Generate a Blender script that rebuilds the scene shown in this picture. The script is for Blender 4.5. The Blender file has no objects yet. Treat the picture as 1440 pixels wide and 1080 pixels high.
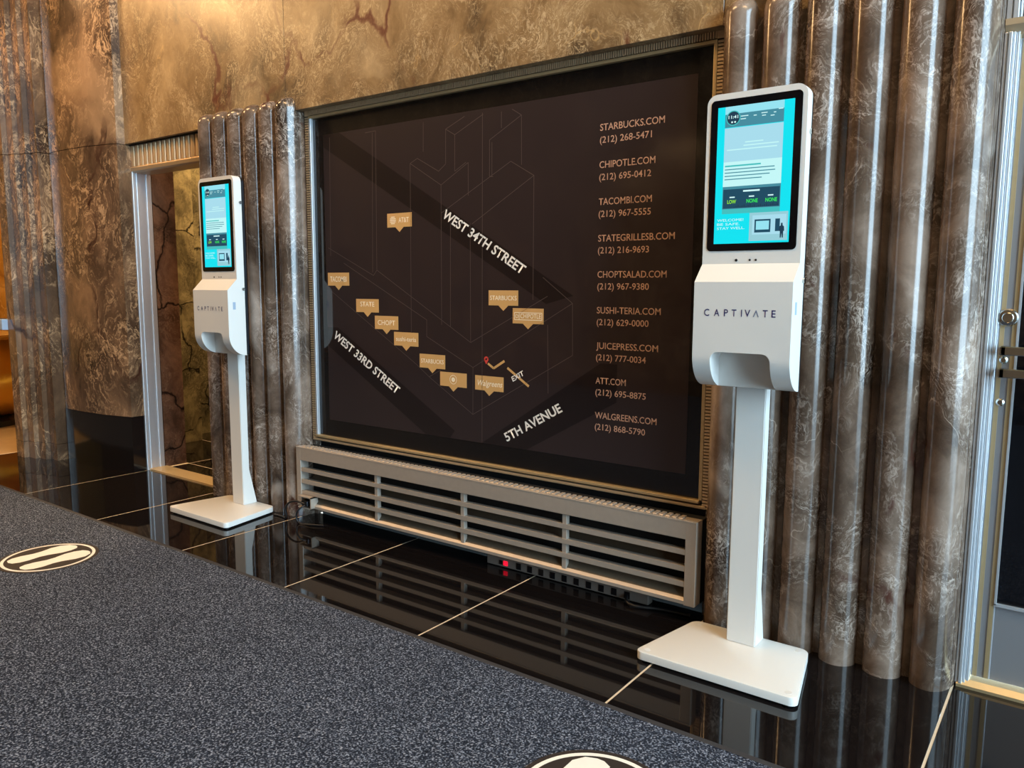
import bpy, bmesh, math, random
from mathutils import Vector, Matrix
random.seed(7)
S = bpy.context.scene
COL = S.collection
# ------------------------------------------------------------------ camera
cam_d = bpy.data.cameras.new('camera'); cam = bpy.data.objects.new('camera', cam_d); COL.objects.link(cam)
S.camera = cam
F_PX, YAW, PITCH, ROLL = 1105.887, -0.634551, 0.123154, 0.0049168
cam_d.sensor_width = 36.0; cam_d.sensor_fit = 'HORIZONTAL'; cam_d.lens = 36.0 * F_PX / 1440.0
cam_d.clip_start = 0.05; cam_d.clip_end = 200
fwd = Vector((math.sin(YAW)*math.cos(PITCH), math.cos(YAW)*math.cos(PITCH), -math.sin(PITCH)))
rt = Vector((math.cos(YAW), -math.sin(YAW), 0)); up = rt.cross(fwd)
r2 = math.cos(ROLL)*rt + math.sin(ROLL)*up; u2 = -math.sin(ROLL)*rt + math.cos(ROLL)*up
M = Matrix.Identity(4)
for i in range(3):
    M[i][0] = r2[i]; M[i][1] = u2[i]; M[i][2] = -fwd[i]
M.translation = Vector((0, 0, 1.30)); cam.matrix_world = M
# ------------------------------------------------------------------ sky outside the entrance, exposure
W = bpy.data.worlds.new('sky'); S.world = W; W.use_nodes = True
bg = W.node_tree.nodes['Background']; bg.inputs[0].default_value = (0.54, 0.80, 1.0, 1); bg.inputs[1].default_value = 15.5
vs = S.view_settings; vs.view_transform = 'Standard'; vs.look = 'None'; vs.gamma = 1.0; vs.exposure = 0.25; vs.use_curve_mapping = False
WARM = (1.0, 0.60, 0.27)
def area(name, loc, rot, sx, sy, power, col, portal=False):
    l = bpy.data.lights.new(name, 'AREA'); l.shape = 'RECTANGLE'; l.size = sx; l.size_y = sy; l.energy = power; l.color = col
    if portal: l.cycles.is_portal = True
    o = bpy.data.objects.new(name, l); COL.objects.link(o); o.location = loc; o.rotation_euler = rot
    return o
# the glazed street entrance in the right wall lets the sky in
area('entrance_daylight', (5.92, .25, 3.5), (0, math.pi/2, 0), 6.6, 4.9, 1, (1, 1, 1), portal=True)

# ------------------------------------------------------------------ materials
MATS = {}
def rgb(r, g, b):
    f = lambda c: ((c/255+0.055)/1.055)**2.4 if c > 10 else c/255/12.92
    return (f(r), f(g), f(b), 1)
def pmat(name, col, rough=0.5, metal=0.0, spec=0.5, emit=None, estr=1.0, bump=None, vary=0.0, coat=0.0):
    m = bpy.data.materials.new(name); m.use_nodes = True; nt = m.node_tree; p = nt.nodes['Principled BSDF']
    p.inputs['Base Color'].default_value = col; p.inputs['Roughness'].default_value = rough
    p.inputs['Metallic'].default_value = metal; p.inputs['Specular IOR Level'].default_value = spec
    p.inputs['Coat Weight'].default_value = coat; p.inputs['Coat Roughness'].default_value = .02
    if emit:
        p.inputs['Emission Color'].default_value = emit; p.inputs['Emission Strength'].default_value = estr
    if vary or bump:
        g = nt.nodes.new('ShaderNodeNewGeometry'); n = nt.nodes.new('ShaderNodeTexNoise'); n.inputs['Scale'].default_value = (bump or (30, 0))[0]
        n.inputs['Detail'].default_value = 4
        nt.links.new(g.outputs['Position'], n.inputs['Vector'])
        if vary:
            mx = nt.nodes.new('ShaderNodeMix'); mx.data_type = 'RGBA'
            mx.inputs[6].default_value = tuple(c*(1-vary) for c in col[:3])+(1,); mx.inputs[7].default_value = tuple(min(1, c*(1+vary)) for c in col[:3])+(1,)
            nt.links.new(n.outputs[0], mx.inputs[0]); nt.links.new(mx.outputs[2], p.inputs['Base Color'])
        if bump and bump[1]:
            b = nt.nodes.new('ShaderNodeBump'); b.inputs['Strength'].default_value = bump[1]; b.inputs['Distance'].default_value = 0.002
            nt.links.new(n.outputs[0], b.inputs['Height']); nt.links.new(b.outputs[0], p.inputs['Normal'])
    MATS[name] = m; return m
def marble(name, cdark, cmid, clight, wisp, vein, scale=1.0, rough=0.14, wisp_amt=0.8, seed=0.0, stretch=0.7, crack=None, wscale=9.0, patch_lo=.42, patch_hi=.60, cloud=.35, vmask=(.45, .6)):
    """brown lobby marble: cloudy ground, hooked pale wisps, long veins"""
    m = bpy.data.materials.new(name); m.use_nodes = True; nt = m.node_tree; p = nt.nodes['Principled BSDF']
    N = nt.nodes.new; L = nt.links.new
    geo = N('ShaderNodeNewGeometry'); mp = N('ShaderNodeMapping'); mp.inputs['Scale'].default_value = (scale, scale, scale*stretch); mp.inputs['Location'].default_value = (seed, seed*1.7, seed*.6)
    L(geo.outputs['Position'], mp.inputs['Vector'])
    wn = N('ShaderNodeTexNoise'); wn.inputs['Scale'].default_value = 2.2; wn.inputs['Detail'].default_value = 5; L(mp.outputs[0], wn.inputs['Vector'])
    sub = N('ShaderNodeVectorMath'); sub.operation = 'SUBTRACT'; L(wn.outputs['Color'], sub.inputs[0]); sub.inputs[1].default_value = (.5, .5, .5)
    def warp(k):
        a = N('ShaderNodeVectorMath'); a.operation = 'MULTIPLY_ADD'; L(sub.outputs[0], a.inputs[0]); a.inputs[1].default_value = (k, k, k); L(mp.outputs[0], a.inputs[2]); return a.outputs[0]
    def noise(vec, s, d=6, r=.6, dist=0):
        n = N('ShaderNodeTexNoise'); n.inputs['Scale'].default_value = s; n.inputs['Detail'].default_value = d; n.inputs['Roughness'].default_value = r; n.inputs['Distortion'].default_value = dist
        L(vec, n.inputs['Vector']); return n.outputs[0]
    def ramp(fac, stops):
        r = N('ShaderNodeValToRGB'); e = r.color_ramp.elements
        while len(e) < len(stops): e.new(0.5)
        for el, (pos, c) in zip(e, stops):
            el.position = pos; el.color = c if len(c) == 4 else tuple(c)+(1,)
        L(fac, r.inputs[0]); return r.outputs[0]
    def mix(fac, a, b):
        x = N('ShaderNodeMix'); x.data_type = 'RGBA'
        if isinstance(fac, float): x.inputs[0].default_value = fac
        else: L(fac, x.inputs[0])
        for s, i in ((a, 6), (b, 7)):
            if isinstance(s, tuple): x.inputs[i].default_value = s
            else: L(s, x.inputs[i])
        return x.outputs[2]
    def mul(a, b):
        x = N('ShaderNodeMath'); x.operation = 'MULTIPLY'
        for s, i in ((a, 0), (b, 1)):
            if isinstance(s, float): x.inputs[i].default_value = s
            else: L(s, x.inputs[i])
        return x.outputs[0]
    v1 = warp(.55); v2 = warp(1.1)
    ground = ramp(noise(v1, 2.6, 8, .62), [(.33, cdark), (.50, cmid), (.68, clight)])
    # hooked wisps: narrow band of a strongly distorted noise, gathered in patches
    wz = noise(v2, wscale, 5, .6, .7)
    wl = ramp(wz, [(.455, (0, 0, 0)), (.505, (1, 1, 1)), (.53, (.3, .3, .3)), (.58, (0, 0, 0))])
    brk = ramp(noise(v1, wscale*3.4, 2, .6), [(.40, (0, 0, 0)), (.56, (1, 1, 1))])
    wl = mul(wl, brk)
    patch = ramp(noise(v1, 3.1, 4, .6, .4), [(patch_lo, (.03, .03, .03)), (patch_hi, (1, 1, 1))])
    c = mix(mul(mul(wl, patch), wisp_amt), ground, wisp)
    w2 = noise(v2, wscale*2.6, 2, .5, 2.2)
    wl2 = ramp(w2, [(.55, (0, 0, 0)), (.62, (1, 1, 1))])
    c = mix(mul(mul(wl2, patch), wisp_amt*.55), c, wisp)
    # pale cloudy patches
    cl = ramp(noise(v1, 1.25, 3, .5, .3), [(.60, (0, 0, 0)), (.70, (1, 1, 1))])
    c = mix(mul(cl, cloud), c, wisp)
    # long veins
    vo = N('ShaderNodeTexVoronoi'); vo.feature = 'DISTANCE_TO_EDGE'; vo.inputs['Scale'].default_value = 1.15; L(v1, vo.inputs['Vector'])
    vl = ramp(vo.outputs['Distance'], [(.0, (1, 1, 1)), (.008, (.8, .8, .8)), (.02, (0, 0, 0))])
    vm = ramp(noise(v1, 2.0, 3), [(vmask[0], (0, 0, 0)), (vmask[1], (1, 1, 1))])
    c = mix(mul(vl, vm), c, vein)
    vo2 = N('ShaderNodeTexVoronoi'); vo2.feature = 'DISTANCE_TO_EDGE'; vo2.inputs['Scale'].default_value = 2.3; L(v2, vo2.inputs['Vector'])
    vl2 = ramp(vo2.outputs['Distance'], [(.0, (1, 1, 1)), (.012, (0, 0, 0))])
    vm2 = ramp(noise(v1, 2.7, 3), [(.52, (0, 0, 0)), (.64, (1, 1, 1))])
    c = mix(mul(vl2, mul(vm2, .75)), c, crack or wisp)
    L(c, p.inputs['Base Color'])
    p.inputs['Roughness'].default_value = rough
    MATS[name] = m; return m
def cmat(name):
    """dark slate entrance mat: woven loops with pale flecks"""
    m = bpy.data.materials.new(name); m.use_nodes = True; nt = m.node_tree; p = nt.nodes['Principled BSDF']; N = nt.nodes.new; L = nt.links.new
    geo = N('ShaderNodeNewGeometry')
    n = N('ShaderNodeTexNoise'); n.inputs['Scale'].default_value = 170; n.inputs['Detail'].default_value = 2; L(geo.outputs['Position'], n.inputs['Vector'])
    n3 = N('ShaderNodeTexNoise'); n3.inputs['Scale'].default_value = 2.2; n3.inputs['Detail'].default_value = 3; L(geo.outputs['Position'], n3.inputs['Vector'])
    r = N('ShaderNodeValToRGB'); e = r.color_ramp.elements
    e[0].position = .36; e[0].color = rgb(26, 29, 37); e[1].position = .74; e[1].color = rgb(168, 174, 190)
    k = e.new(.52); k.color = rgb(56, 62, 76)
    L(n.outputs[0], r.inputs[0])
    mx = N('ShaderNodeMix'); mx.data_type = 'RGBA'; mx.blend_type = 'MULTIPLY'; mx.inputs[0].default_value = .35
    L(r.outputs[0], mx.inputs[6]); L(n3.outputs[0], mx.inputs[7]); L(mx.outputs[2], p.inputs['Base Color'])
    b = N('ShaderNodeBump'); b.inputs['Strength'].default_value = .6; b.inputs['Distance'].default_value = .003; L(n.outputs[0], b.inputs['Height']); L(b.outputs[0], p.inputs['Normal'])
    p.inputs['Roughness'].default_value = .95; p.inputs['Specular IOR Level'].default_value = .1
    MATS[name] = m; return m

marble('marble_warm_lit', rgb(66, 48, 30), rgb(126, 99, 66), rgb(166, 138, 99), rgb(212, 188, 148), rgb(88, 36, 26), scale=1.15, rough=.32, wisp_amt=.75, seed=3.1, stretch=.8, wscale=13, patch_lo=.40, patch_hi=.62, cloud=.25, vmask=(.5, .62), crack=rgb(206, 168, 110))  # same stone as the flutes, warm light from above mixed into a lighter tan
marble('marble_flute', rgb(50, 37, 28), rgb(93, 75, 62), rgb(138, 117, 102), rgb(210, 191, 176), rgb(70, 34, 26), scale=1.35, rough=.17, wisp_amt=.7, seed=1.3, stretch=.8, crack=rgb(190, 168, 150), wscale=10, patch_lo=.45, patch_hi=.66, cloud=.6, vmask=(.56, .64))
marble('marble_pier', rgb(54, 40, 30), rgb(92, 70, 52), rgb(136, 104, 76), rgb(212, 172, 130), rgb(56, 32, 24), scale=1.0, rough=.16, wisp_amt=.85, seed=8.2, stretch=.7, wscale=7, patch_lo=.42, patch_hi=.62)
marble('marble_brown', rgb(52, 36, 28), rgb(96, 68, 52), rgb(134, 100, 78), rgb(160, 128, 104), rgb(24, 16, 14), scale=1.5, rough=.2, wisp_amt=.35, seed=5.5, stretch=.8, crack=rgb(24, 18, 14), vmask=(.3, .4))
marble('marble_green', rgb(46, 42, 28), rgb(92, 82, 56), rgb(140, 126, 88), rgb(168, 152, 112), rgb(22, 20, 14), scale=1.9, rough=.2, wisp_amt=.5, seed=6.1, stretch=.8, crack=rgb(20, 18, 12), vmask=(.3, .4))
marble('marble_gold', rgb(130, 92, 36), rgb(176, 130, 56), rgb(206, 160, 84), rgb(226, 190, 120), rgb(110, 70, 30), scale=.8, rough=.2, wisp_amt=.3, seed=2.0)
pmat('granite', rgb(17, 14, 14), .035, 0, .6, vary=.35, bump=(60, 0))
pmat('plinth_stone', rgb(20, 16, 15), .12, 0, .5, vary=.3, bump=(40, 0))
pmat('grout', rgb(206, 186, 160), .8)
pmat('beige_floor', rgb(176, 146, 104), .25, vary=.15, bump=(6, 0))
cmat('carpet')
pmat('rubber', rgb(44, 42, 44), .75)
pmat('white_paint', rgb(216, 212, 206), .32, 0, .5)
pmat('black_plastic', rgb(14, 15, 20), .35)
pmat('bezel_glass', rgb(6, 7, 12), .06)
pmat('dark_steel', rgb(40, 40, 44), .4, .9)
pmat('chrome', rgb(190, 188, 182), .18, 1)
pmat('logo_navy', rgb(42, 36, 88), .5)
pmat('logo_grey', rgb(100, 112, 140), .5)
pmat('nickel', rgb(186, 180, 172), .34, 1, vary=.06, bump=(50, 0))
pmat('steel', rgb(206, 208, 212), .42, .65, vary=.05, bump=(50, 0))
pmat('steel_dull', rgb(170, 170, 174), .45, .7)
pmat('gold_metal', rgb(208, 182, 138), .42, .7, vary=.08, bump=(40, 0))
pmat('bronze_rib', rgb(206, 178, 142), .42, .6)
pmat('bronze_gap_shade', rgb(52, 38, 28), .6, .2)  # dark bronze behind the ribs, shade of the gaps deepened in its colour
pmat('brass', rgb(186, 146, 66), .3, 1)
pmat('grille_paint', rgb(176, 162, 148), .42, .35, vary=.06, bump=(40, 0))
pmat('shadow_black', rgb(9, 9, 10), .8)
pmat('louver_dusty', rgb(92, 78, 62), .6, .2, vary=.2, bump=(60, 0))
pmat('board_border', rgb(12, 9, 9), .5, 0, .1, coat=1.0)
pmat('board_print', rgb(44, 35, 36), .5, 0, .1, coat=1.0)
pmat('board_band', rgb(27, 20, 21), .5, 0, .1, coat=1.0)
pmat('board_line', rgb(82, 72, 69), .5, 0, .1, coat=1.0)
pmat('letter_copper', rgb(200, 160, 138), .5, 0, .1, coat=1.0)
pmat('letter_white', rgb(240, 236, 230), .5, 0, .1, coat=1.0)
pmat('tag_gold', rgb(212, 166, 106), .5, 0, .1, coat=1.0)
pmat('tag_print', rgb(250, 236, 208), .5, 0, .1, coat=1.0)
pmat('pin_red', rgb(214, 70, 60), .5)
pmat('strip_grey', rgb(120, 110, 102), .5)
pmat('led_red', rgb(220, 20, 40), .4, emit=rgb(255, 20, 50), estr=1.2)
pmat('cable_black', rgb(20, 18, 20), .45)
pmat('door_glass', rgb(10, 10, 13), .03, 0, .5)
pmat('decal_black', rgb(40, 32, 30), .6)
pmat('decal_white', rgb(234, 226, 214), .55)
pmat('ceiling_paint', rgb(196, 168, 122), .8)
pmat('lamp_glow', rgb(255, 236, 200), .5, emit=(1.0, .62, .28, 1), estr=9.0)
pmat('reader_grey', rgb(150, 166, 186), .4)
for nm, c in dict(scr_cyan=(20, 226, 240), scr_cyan2=(60, 214, 226), scr_pale=(150, 226, 240), scr_white=(196, 246, 246), scr_mist=(168, 220, 236), scr_slate=(72, 140, 158), scr_dark=(34, 76, 98), scr_ink=(34, 62, 82), scr_lime=(150, 240, 40), scr_green=(60, 235, 90), scr_text=(210, 250, 250), scr_teal=(70, 190, 190), scr_photo=(150, 205, 216)).items():
    pmat(nm, (0, 0, 0, 1), .4, 0, .1, emit=rgb(*c), estr=.85)

# ------------------------------------------------------------------ helpers
def tag(o, label=None, cat=None, group=None, kind=None):
    if label: o['label'] = label
    if cat: o['category'] = cat
    if group: o['group'] = group
    if kind: o['kind'] = kind
    return o
def link(name, me, mat, parent=None, loc=None):
    o = bpy.data.objects.new(name, me); COL.objects.link(o)
    if mat and not me.materials: me.materials.append(MATS[mat] if isinstance(mat, str) else mat)
    if parent: o.parent = parent
    if loc: o.location = loc
    return o
def obj(name, bm, mat, parent=None, loc=None, smooth=False):
    bmesh.ops.recalc_face_normals(bm, faces=bm.faces)
    me = bpy.data.meshes.new(name); bm.to_mesh(me); bm.free()
    if smooth:
        for p in me.polygons: p.use_smooth = True
        me.set_sharp_from_angle(angle=math.radians(40))
    return link(name, me, mat, parent, loc)
def empty(name, loc=(0, 0, 0)):
    o = bpy.data.objects.new(name, None); COL.objects.link(o); o.location = loc; o.empty_display_size = .1; return o
def struct(name, loc=(0, 0, 0)):
    return tag(empty(name, loc), kind='structure')
def box(lo, hi, bm=None, bev=0.0, seg=2):
    b2 = bmesh.new()
    bmesh.ops.create_cube(b2, size=1)
    for v in b2.verts:
        v.co = Vector([lo[i] + (v.co[i]+.5)*(hi[i]-lo[i]) for i in range(3)])
    if bev: bmesh.ops.bevel(b2, geom=b2.edges[:], offset=bev, segments=seg, affect='EDGES', profile=.5)
    if bm is None: return b2
    me = bpy.data.meshes.new('t'); b2.to_mesh(me); b2.free(); bm.from_mesh(me); bpy.data.meshes.remove(me); return bm
def prism(pts, axis, a, b, bm=None):
    """polygon pts (2d) extruded along axis from a to b; 2d order is the two remaining axes"""
    bm = bm or bmesh.new()
    def P(p, t):
        c = [0, 0, 0]; o = [i for i in range(3) if i != axis]; c[o[0]] = p[0]; c[o[1]] = p[1]; c[axis] = t; return Vector(c)
    A = [bm.verts.new(P(p, a)) for p in pts]; B = [bm.verts.new(P(p, b)) for p in pts]
    n = len(pts)
    bm.faces.new(A); bm.faces.new(B[::-1])
    for i in range(n): bm.faces.new((A[i], B[i], B[(i+1) % n], A[(i+1) % n]))
    return bm
def rrect(x0, z0, x1, z1, r, n=6, corners=(1, 1, 1, 1)):
    """rounded rectangle, corners order bl, br, tr, tl"""
    out = []
    for (cx, cz, a0, on, px, pz) in ((x0+r, z0+r, 180, corners[0], x0, z0), (x1-r, z0+r, 270, corners[1], x1, z0), (x1-r, z1-r, 0, corners[2], x1, z1), (x0+r, z1-r, 90, corners[3], x0, z1)):
        if not on: out.append((px, pz)); continue
        for i in range(n+1):
            a = math.radians(a0+90*i/n); out.append((cx+r*math.cos(a), cz+r*math.sin(a)))
    return out
def cyl(c, r, h, axis, n=24, bm=None, r2=None):
    bm = bm or bmesh.new()
    m = Matrix.Translation(Vector(c))
    if axis == 'x': m = m @ Matrix.Rotation(math.pi/2, 4, 'Y')
    if axis == 'y': m = m @ Matrix.Rotation(math.pi/2, 4, 'X')
    bmesh.ops.create_cone(bm, cap_ends=True, segments=n, radius1=r, radius2=r if r2 is None else r2, depth=h, matrix=m); return bm
def lathe(prof, c, n=40):
    bm = bmesh.new(); rings = []
    for r, z in prof:
        rings.append([bm.verts.new((c[0]+r*math.cos(2*math.pi*i/n), c[1]+r*math.sin(2*math.pi*i/n), c[2]+z)) for i in range(n)])
    for a, b in zip(rings, rings[1:]):
        for i in range(n): bm.faces.new((a[i], a[(i+1) % n], b[(i+1) % n], b[i]))
    bm.faces.new(rings[0][::-1]); bm.faces.new(rings[-1]); return bm
def tube(name, pts, r, mat, parent=None):
    cu = bpy.data.curves.new(name, 'CURVE'); cu.dimensions = '3D'; cu.bevel_depth = r; cu.bevel_resolution = 3; cu.resolution_u = 8
    sp = cu.splines.new('BEZIER'); sp.bezier_points.add(len(pts)-1)
    for bp, p in zip(sp.bezier_points, pts):
        bp.co = p; bp.handle_left_type = bp.handle_right_type = 'AUTO'
    cu.use_fill_caps = True
    t = bpy.data.objects.new('tmp', cu); COL.objects.link(t)
    me = bpy.data.meshes.new_from_object(t.evaluated_get(bpy.context.evaluated_depsgraph_get()))
    bpy.data.objects.remove(t); bpy.data.curves.remove(cu)
    me.materials.clear(); return link(name, me, mat, parent)
def text_mesh(s, bold=0.0, spacing=1.0, extrude=0.0):
    """unit mesh: x 0..1 over the inked width, y 0..1 over cap height"""
    cu = bpy.data.curves.new('t', 'FONT'); cu.body = s; cu.offset = bold; cu.space_character = spacing; cu.resolution_u = 3
    t = bpy.data.objects.new('t', cu); COL.objects.link(t)
    me = bpy.data.meshes.new_from_object(t.evaluated_get(bpy.context.evaluated_depsgraph_get()))
    bpy.data.objects.remove(t); bpy.data.curves.remove(cu)
    return me
CAP = None
def lettering(name, s, mat, parent, o, e, t, n, bold=0.012, spacing=1.0):
    """text laid on the parallelogram: o baseline left, e baseline right, t cap top left; n = outward offset vector"""
    global CAP
    if CAP is None:
        h = text_mesh('H'); CAP = max(v.co.y for v in h.vertices); bpy.data.meshes.remove(h)
    me = text_mesh(s, bold, spacing)
    xs = [v.co.x for v in me.vertices]; x0, x1 = min(xs), max(xs)
    o, e, t, n = Vector(o), Vector(e), Vector(t), Vector(n)
    for v in me.vertices:
        u = (v.co.x-x0)/(x1-x0); w = v.co.y/CAP
        v.co = o + (e-o)*u + (t-o)*w + n
    me.materials.clear(); me.name = name
    return link(name, me, mat, parent)
def quad(name, pts, mat, parent=None):
    me = bpy.data.meshes.new(name); me.from_pydata([tuple(p) for p in pts], [], [tuple(range(len(pts)))]); me.update()
    return link(name, me, mat, parent)

# ================================================================== SETTING
XC = -2.335                       # axis of the sign bay
WY = 2.82                         # face of the upper marble wall
# ---- floor: grout bed and granite tiles
floor = tag(obj('floor', box((-6.70, 2.0, -.06), (6.0, 2.90, -.0008)), 'grout'), kind='structure')
XJ = [-6.68, -5.292, -4.382, -3.532, -2.737, -1.946, -1.143, -.281, .63, 1.54, 2.45, 3.36, 4.27, 5.18, 5.98]
g = .0032
for i, (a, b) in enumerate(zip(XJ, XJ[1:])):
    obj('tile', box((a+g, 1.2, -.03), (b-g, 2.865 if i in (1, 7) else 2.90, 0), bev=.0012, seg=1), 'granite', floor)
# passage floor behind the open doorway
for (x0, x1, y0, y1) in ((-5.27+g, -4.35, 3.0, 3.158-g), (-5.27+g, -4.35, 3.158+g, 4.2), (-6.02, -5.27-g, 3.158+g, 3.72-g), (-6.35, -5.27-g, 3.72+g, 5.4), (-5.27+g, -3.6, 4.2+2*g, 5.4)):
    obj('tile', box((x0, y0, -.03), (x1, y1, 0), bev=.0012, seg=1), 'granite', floor)
obj('tile', box((-6.35, 3.0, -.06), (-3.6, 5.4, -.0008)), 'grout', floor).name = 'grout_bed'
lob = obj('lobby_floor', box((-14.2, 1.2, -.05), (-6.70, 9, -.001)), 'beige_floor', floor)
obj('hall_floor', box((-14.2, -4.7, -.05), (6.2, 1.2-.002, -.001)), 'granite', floor)
# ---- upper wall of marble slabs
wall = struct('wall_back')
for (x0, x1, z0, z1) in ((-5.60, -3.606, 2.232, 7.2), (-3.603, -1.145, 2.232, 7.2), (-1.142, .62, 2.232, 7.2), (.643, 6.1, 0, 7.2)):
    obj('slab', box((x0, WY, z0), (x1, WY+.10, z1), bev=.0015, seg=1), 'marble_warm_lit', wall)
for (x0, x1) in ((-4.42, -3.50), (-1.17, -.27)):      # masonry behind the fluted pilasters
    tag(obj('wall_inner', box((x0, 2.88, 0), (x1, 3.2, 2.230)), 'marble_flute'), kind='structure')
tag(obj('wall_inner', box((-3.50, 2.915, -.05), (-1.17, 3.2, 2.230)), 'shadow_black'), kind='structure')
tag(obj('wall_inner', box((-5.42, 2.93, 2.24), (6.1, 3.2, 7.2)), 'shadow_black'), kind='structure')

# ---- reeded pilasters
def flute_mesh(outer=0, top=2.305):
    R = .0622; bm = bmesh.new(); n = 18; a_max = math.radians(90); cy = 2.752 + R
    prof = []
    for i in range(n+1):
        a = -a_max + 2*a_max*i/n; prof.append((R*math.sin(a), cy - R*math.cos(a)) if a*outer <= 1e-6 else (.069*math.sin(a), 2.752+.125*(1-math.cos(a))))
    if outer >= 0: prof[0] = (prof[0][0], 2.822)
    if outer <= 0: prof[-1] = (prof[-1][0], 2.822)
    rows = [[bm.verts.new((x, y, 0)) for x, y in prof], [bm.verts.new((x, y, 2.228)) for x, y in prof]]
    prof = [(x, min(y, 2.8195)) for x, y in prof]
    rows += [[bm.verts.new((x, y, 2.2315)) for x, y in prof], [bm.verts.new((x, y, top-.062)) for x, y in prof]]
    for k in range(1, 8):        # finger-tip top that rolls back into the wall
        t = k/7*math.pi/2; s = math.cos(t); dz = .062*math.sin(t)
        rows.append([bm.verts.new((x*(.35+.65*s) if k == 7 else x*(1-.65*(1-s)), 2.8195-(2.8195-y)*s, top-.062+dz)) for x, y in prof])
    for A, B in zip(rows, rows[1:]):
        for i in range(n): bm.faces.new((A[i], A[i+1], B[i+1], B[i]))
    bm.faces.new(rows[-1])
    bm.faces.new(rows[0][::-1])
    return bm
fl_me = {}
for k, (x0, lab) in enumerate(((-4.388, 'short brown marble pilaster of six reeds left of the dark sign'), (-1.141, 'brown marble pilaster of six reeds between the dark sign and the steel door'))):
    pil = empty('fluted_pilaster', (x0+.43, 2.80, 0))
    tag(pil, lab, 'pilaster')
    # the ground between the reeds
    obj('ground_slab', box((-.427, .016, 0), (.427, .028, 2.230)), 'marble_flute', pil)
    for j in range(6):
        kind = {0: -1, 5: 1}.get(j, 0)
        if kind not in fl_me:
            o = obj('flute', flute_mesh(kind), 'marble_flute', pil, smooth=True); fl_me[kind] = o.data
            for v in o.data.vertices: v.co.y -= 2.80
        else:
            o = link('flute', fl_me[kind], None, pil)
        o.location = ((.063 + .1465*j - .43), 0, 0)

# ---- left pier: bowed face over a black plinth, stepped edge, return towards the doorway
bow = [(-5.297, 2.858), (-5.300, 2.765), (-5.36, 2.745), (-5.43, 2.729), (-5.53, 2.708), (-5.62, 2.694), (-5.74, 2.683), (-5.86, 2.676), (-5.96, 2.675), (-6.04, 2.679), (-6.085, 2.684), (-6.105, 2.690), (-6.105, 3.08), (-5.43, 3.08), (-5.43, 2.858)]
pier = empty('bowed_pier', (-5.7, 2.8, 0)); tag(pier, 'wide bowed brown marble pier standing on a black plinth beside the open doorway', 'pier')
def off(pts, dx, dy): return [(x-dx, y-dy) for x, y in pts]
obj('shaft', prism(off(bow, -5.7, 2.8), 2, .392, 2.226), 'marble_pier', pier, smooth=True)
obj('shaft', prism(off(bow, -5.7, 2.8), 2, 2.230, 7.2), 'marble_pier', pier, smooth=True)
obj('plinth', prism(off([(x, y-.002 if y < 2.86 else y) for x, y in bow], -5.7, 2.8), 2, 0, .390), 'plinth_stone', pier, smooth=True)
steps = [(-6.108, 3.08), (-6.108, 2.612), (-6.215, 2.612), (-6.215, 2.578), (-6.315, 2.578), (-6.315, 2.545), (-6.415, 2.545), (-6.415, 2.510), (-6.54, 2.510), (-6.54, 3.08)]
sp = empty('stepped_pilaster', (-6.3, 2.7, 0)); tag(sp, 'stepped brown marble pilaster with pale vertical edges at the far left', 'pilaster')
obj('shaft', prism(off(steps, -6.3, 2.7), 2, .125, 2.226), 'marble_pier', sp)
obj('shaft', prism(off(steps, -6.3, 2.7), 2, 2.230, 7.2), 'marble_pier', sp)
obj('base_course', prism(off(steps, -6.3, 2.7), 2, 0, .122), 'marble_pier', sp)

# ---- left doorway: steel jamb, ribbed lintel, brass threshold, passage behind
d1 = struct('door_1', (-4.84, 2.86, 0))
def D1(name, bm, m): 
    o = obj(name, bm, m, d1); o.location = (4.84, -2.86, 0); return o
D1('jamb', box((-5.42, 2.862, 0), (-5.300, 2.99, 2.075), bev=.003), 'steel')
for y0, y1, t in ((2.852, 2.872, .014), (2.884, 2.894, .006), (2.95, 2.985, .008)):
    D1('jamb_rib', box((-5.31, y0, 0), (-5.300+t, y1, 2.07), bev=.003), 'steel')
D1('lintel_back', box((-5.30, 2.880, 2.07), (-4.38, 2.99, 2.228)), 'bronze_gap_shade')
D1('lintel_moulding', prism([(2.845, 2.078), (2.85, 2.058), (2.87, 2.05), (2.99, 2.05), (2.99, 2.088), (2.855, 2.088)], 0, -5.30, -4.38), 'bronze_rib')
rib_me = None
for k in range(17):
    x = -5.283 + k*.0545
    if rib_me is None:
        bm = bmesh.new(); pts = [(-.0195, 0)] + [(.0195*math.sin(a), -.014-.010*math.cos(a)) for a in [math.radians(-90+22.5*i) for i in range(9)]] + [(.0195, 0)]
        prism(pts, 2, 2.09, 2.225, bm)
        o = obj('rib', bm, 'bronze_rib', d1, smooth=True); rib_me = o.data
    else: o = link('rib', rib_me, None, d1)
    o.location = (x+4.84, .018, 0)
D1('header_fillet', box((-5.30, 2.846, 2.222), (-4.38, 2.87, 2.232)), 'dark_steel')
D1('threshold', box((-5.30, 2.868, -.01), (-4.36, 3.0, .010), bev=.003), 'gold_metal')
pw = struct('wall_left')           # marble linings of the passage
obj('slab', box((-5.40, 2.992, 0), (-5.297, 3.155, 3.0)), 'marble_brown', pw)
obj('slab', box((-6.10, 3.156, 0), (-5.985, 3.72, 3.0)), 'marble_green', pw)
obj('slab', box((-6.45, 3.722, 0), (-6.25, 5.4, 3.0)), 'marble_green', pw)
obj('slab', box((-6.10, 3.10, 0), (-5.41, 3.154, 3.0)), 'marble_brown', pw)
obj('slab', box((-6.45, 5.4, 0), (-3.5, 5.5, 3.0)), 'marble_green', pw)
obj('slab', box((-4.36, 2.99, 0), (-4.25, 5.4, 3.0)), 'marble_brown', pw)
obj('passage_ceiling', box((-6.45, 3.0, 3.0), (-3.5, 5.5, 3.05)), 'ceiling_paint', pw)

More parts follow.
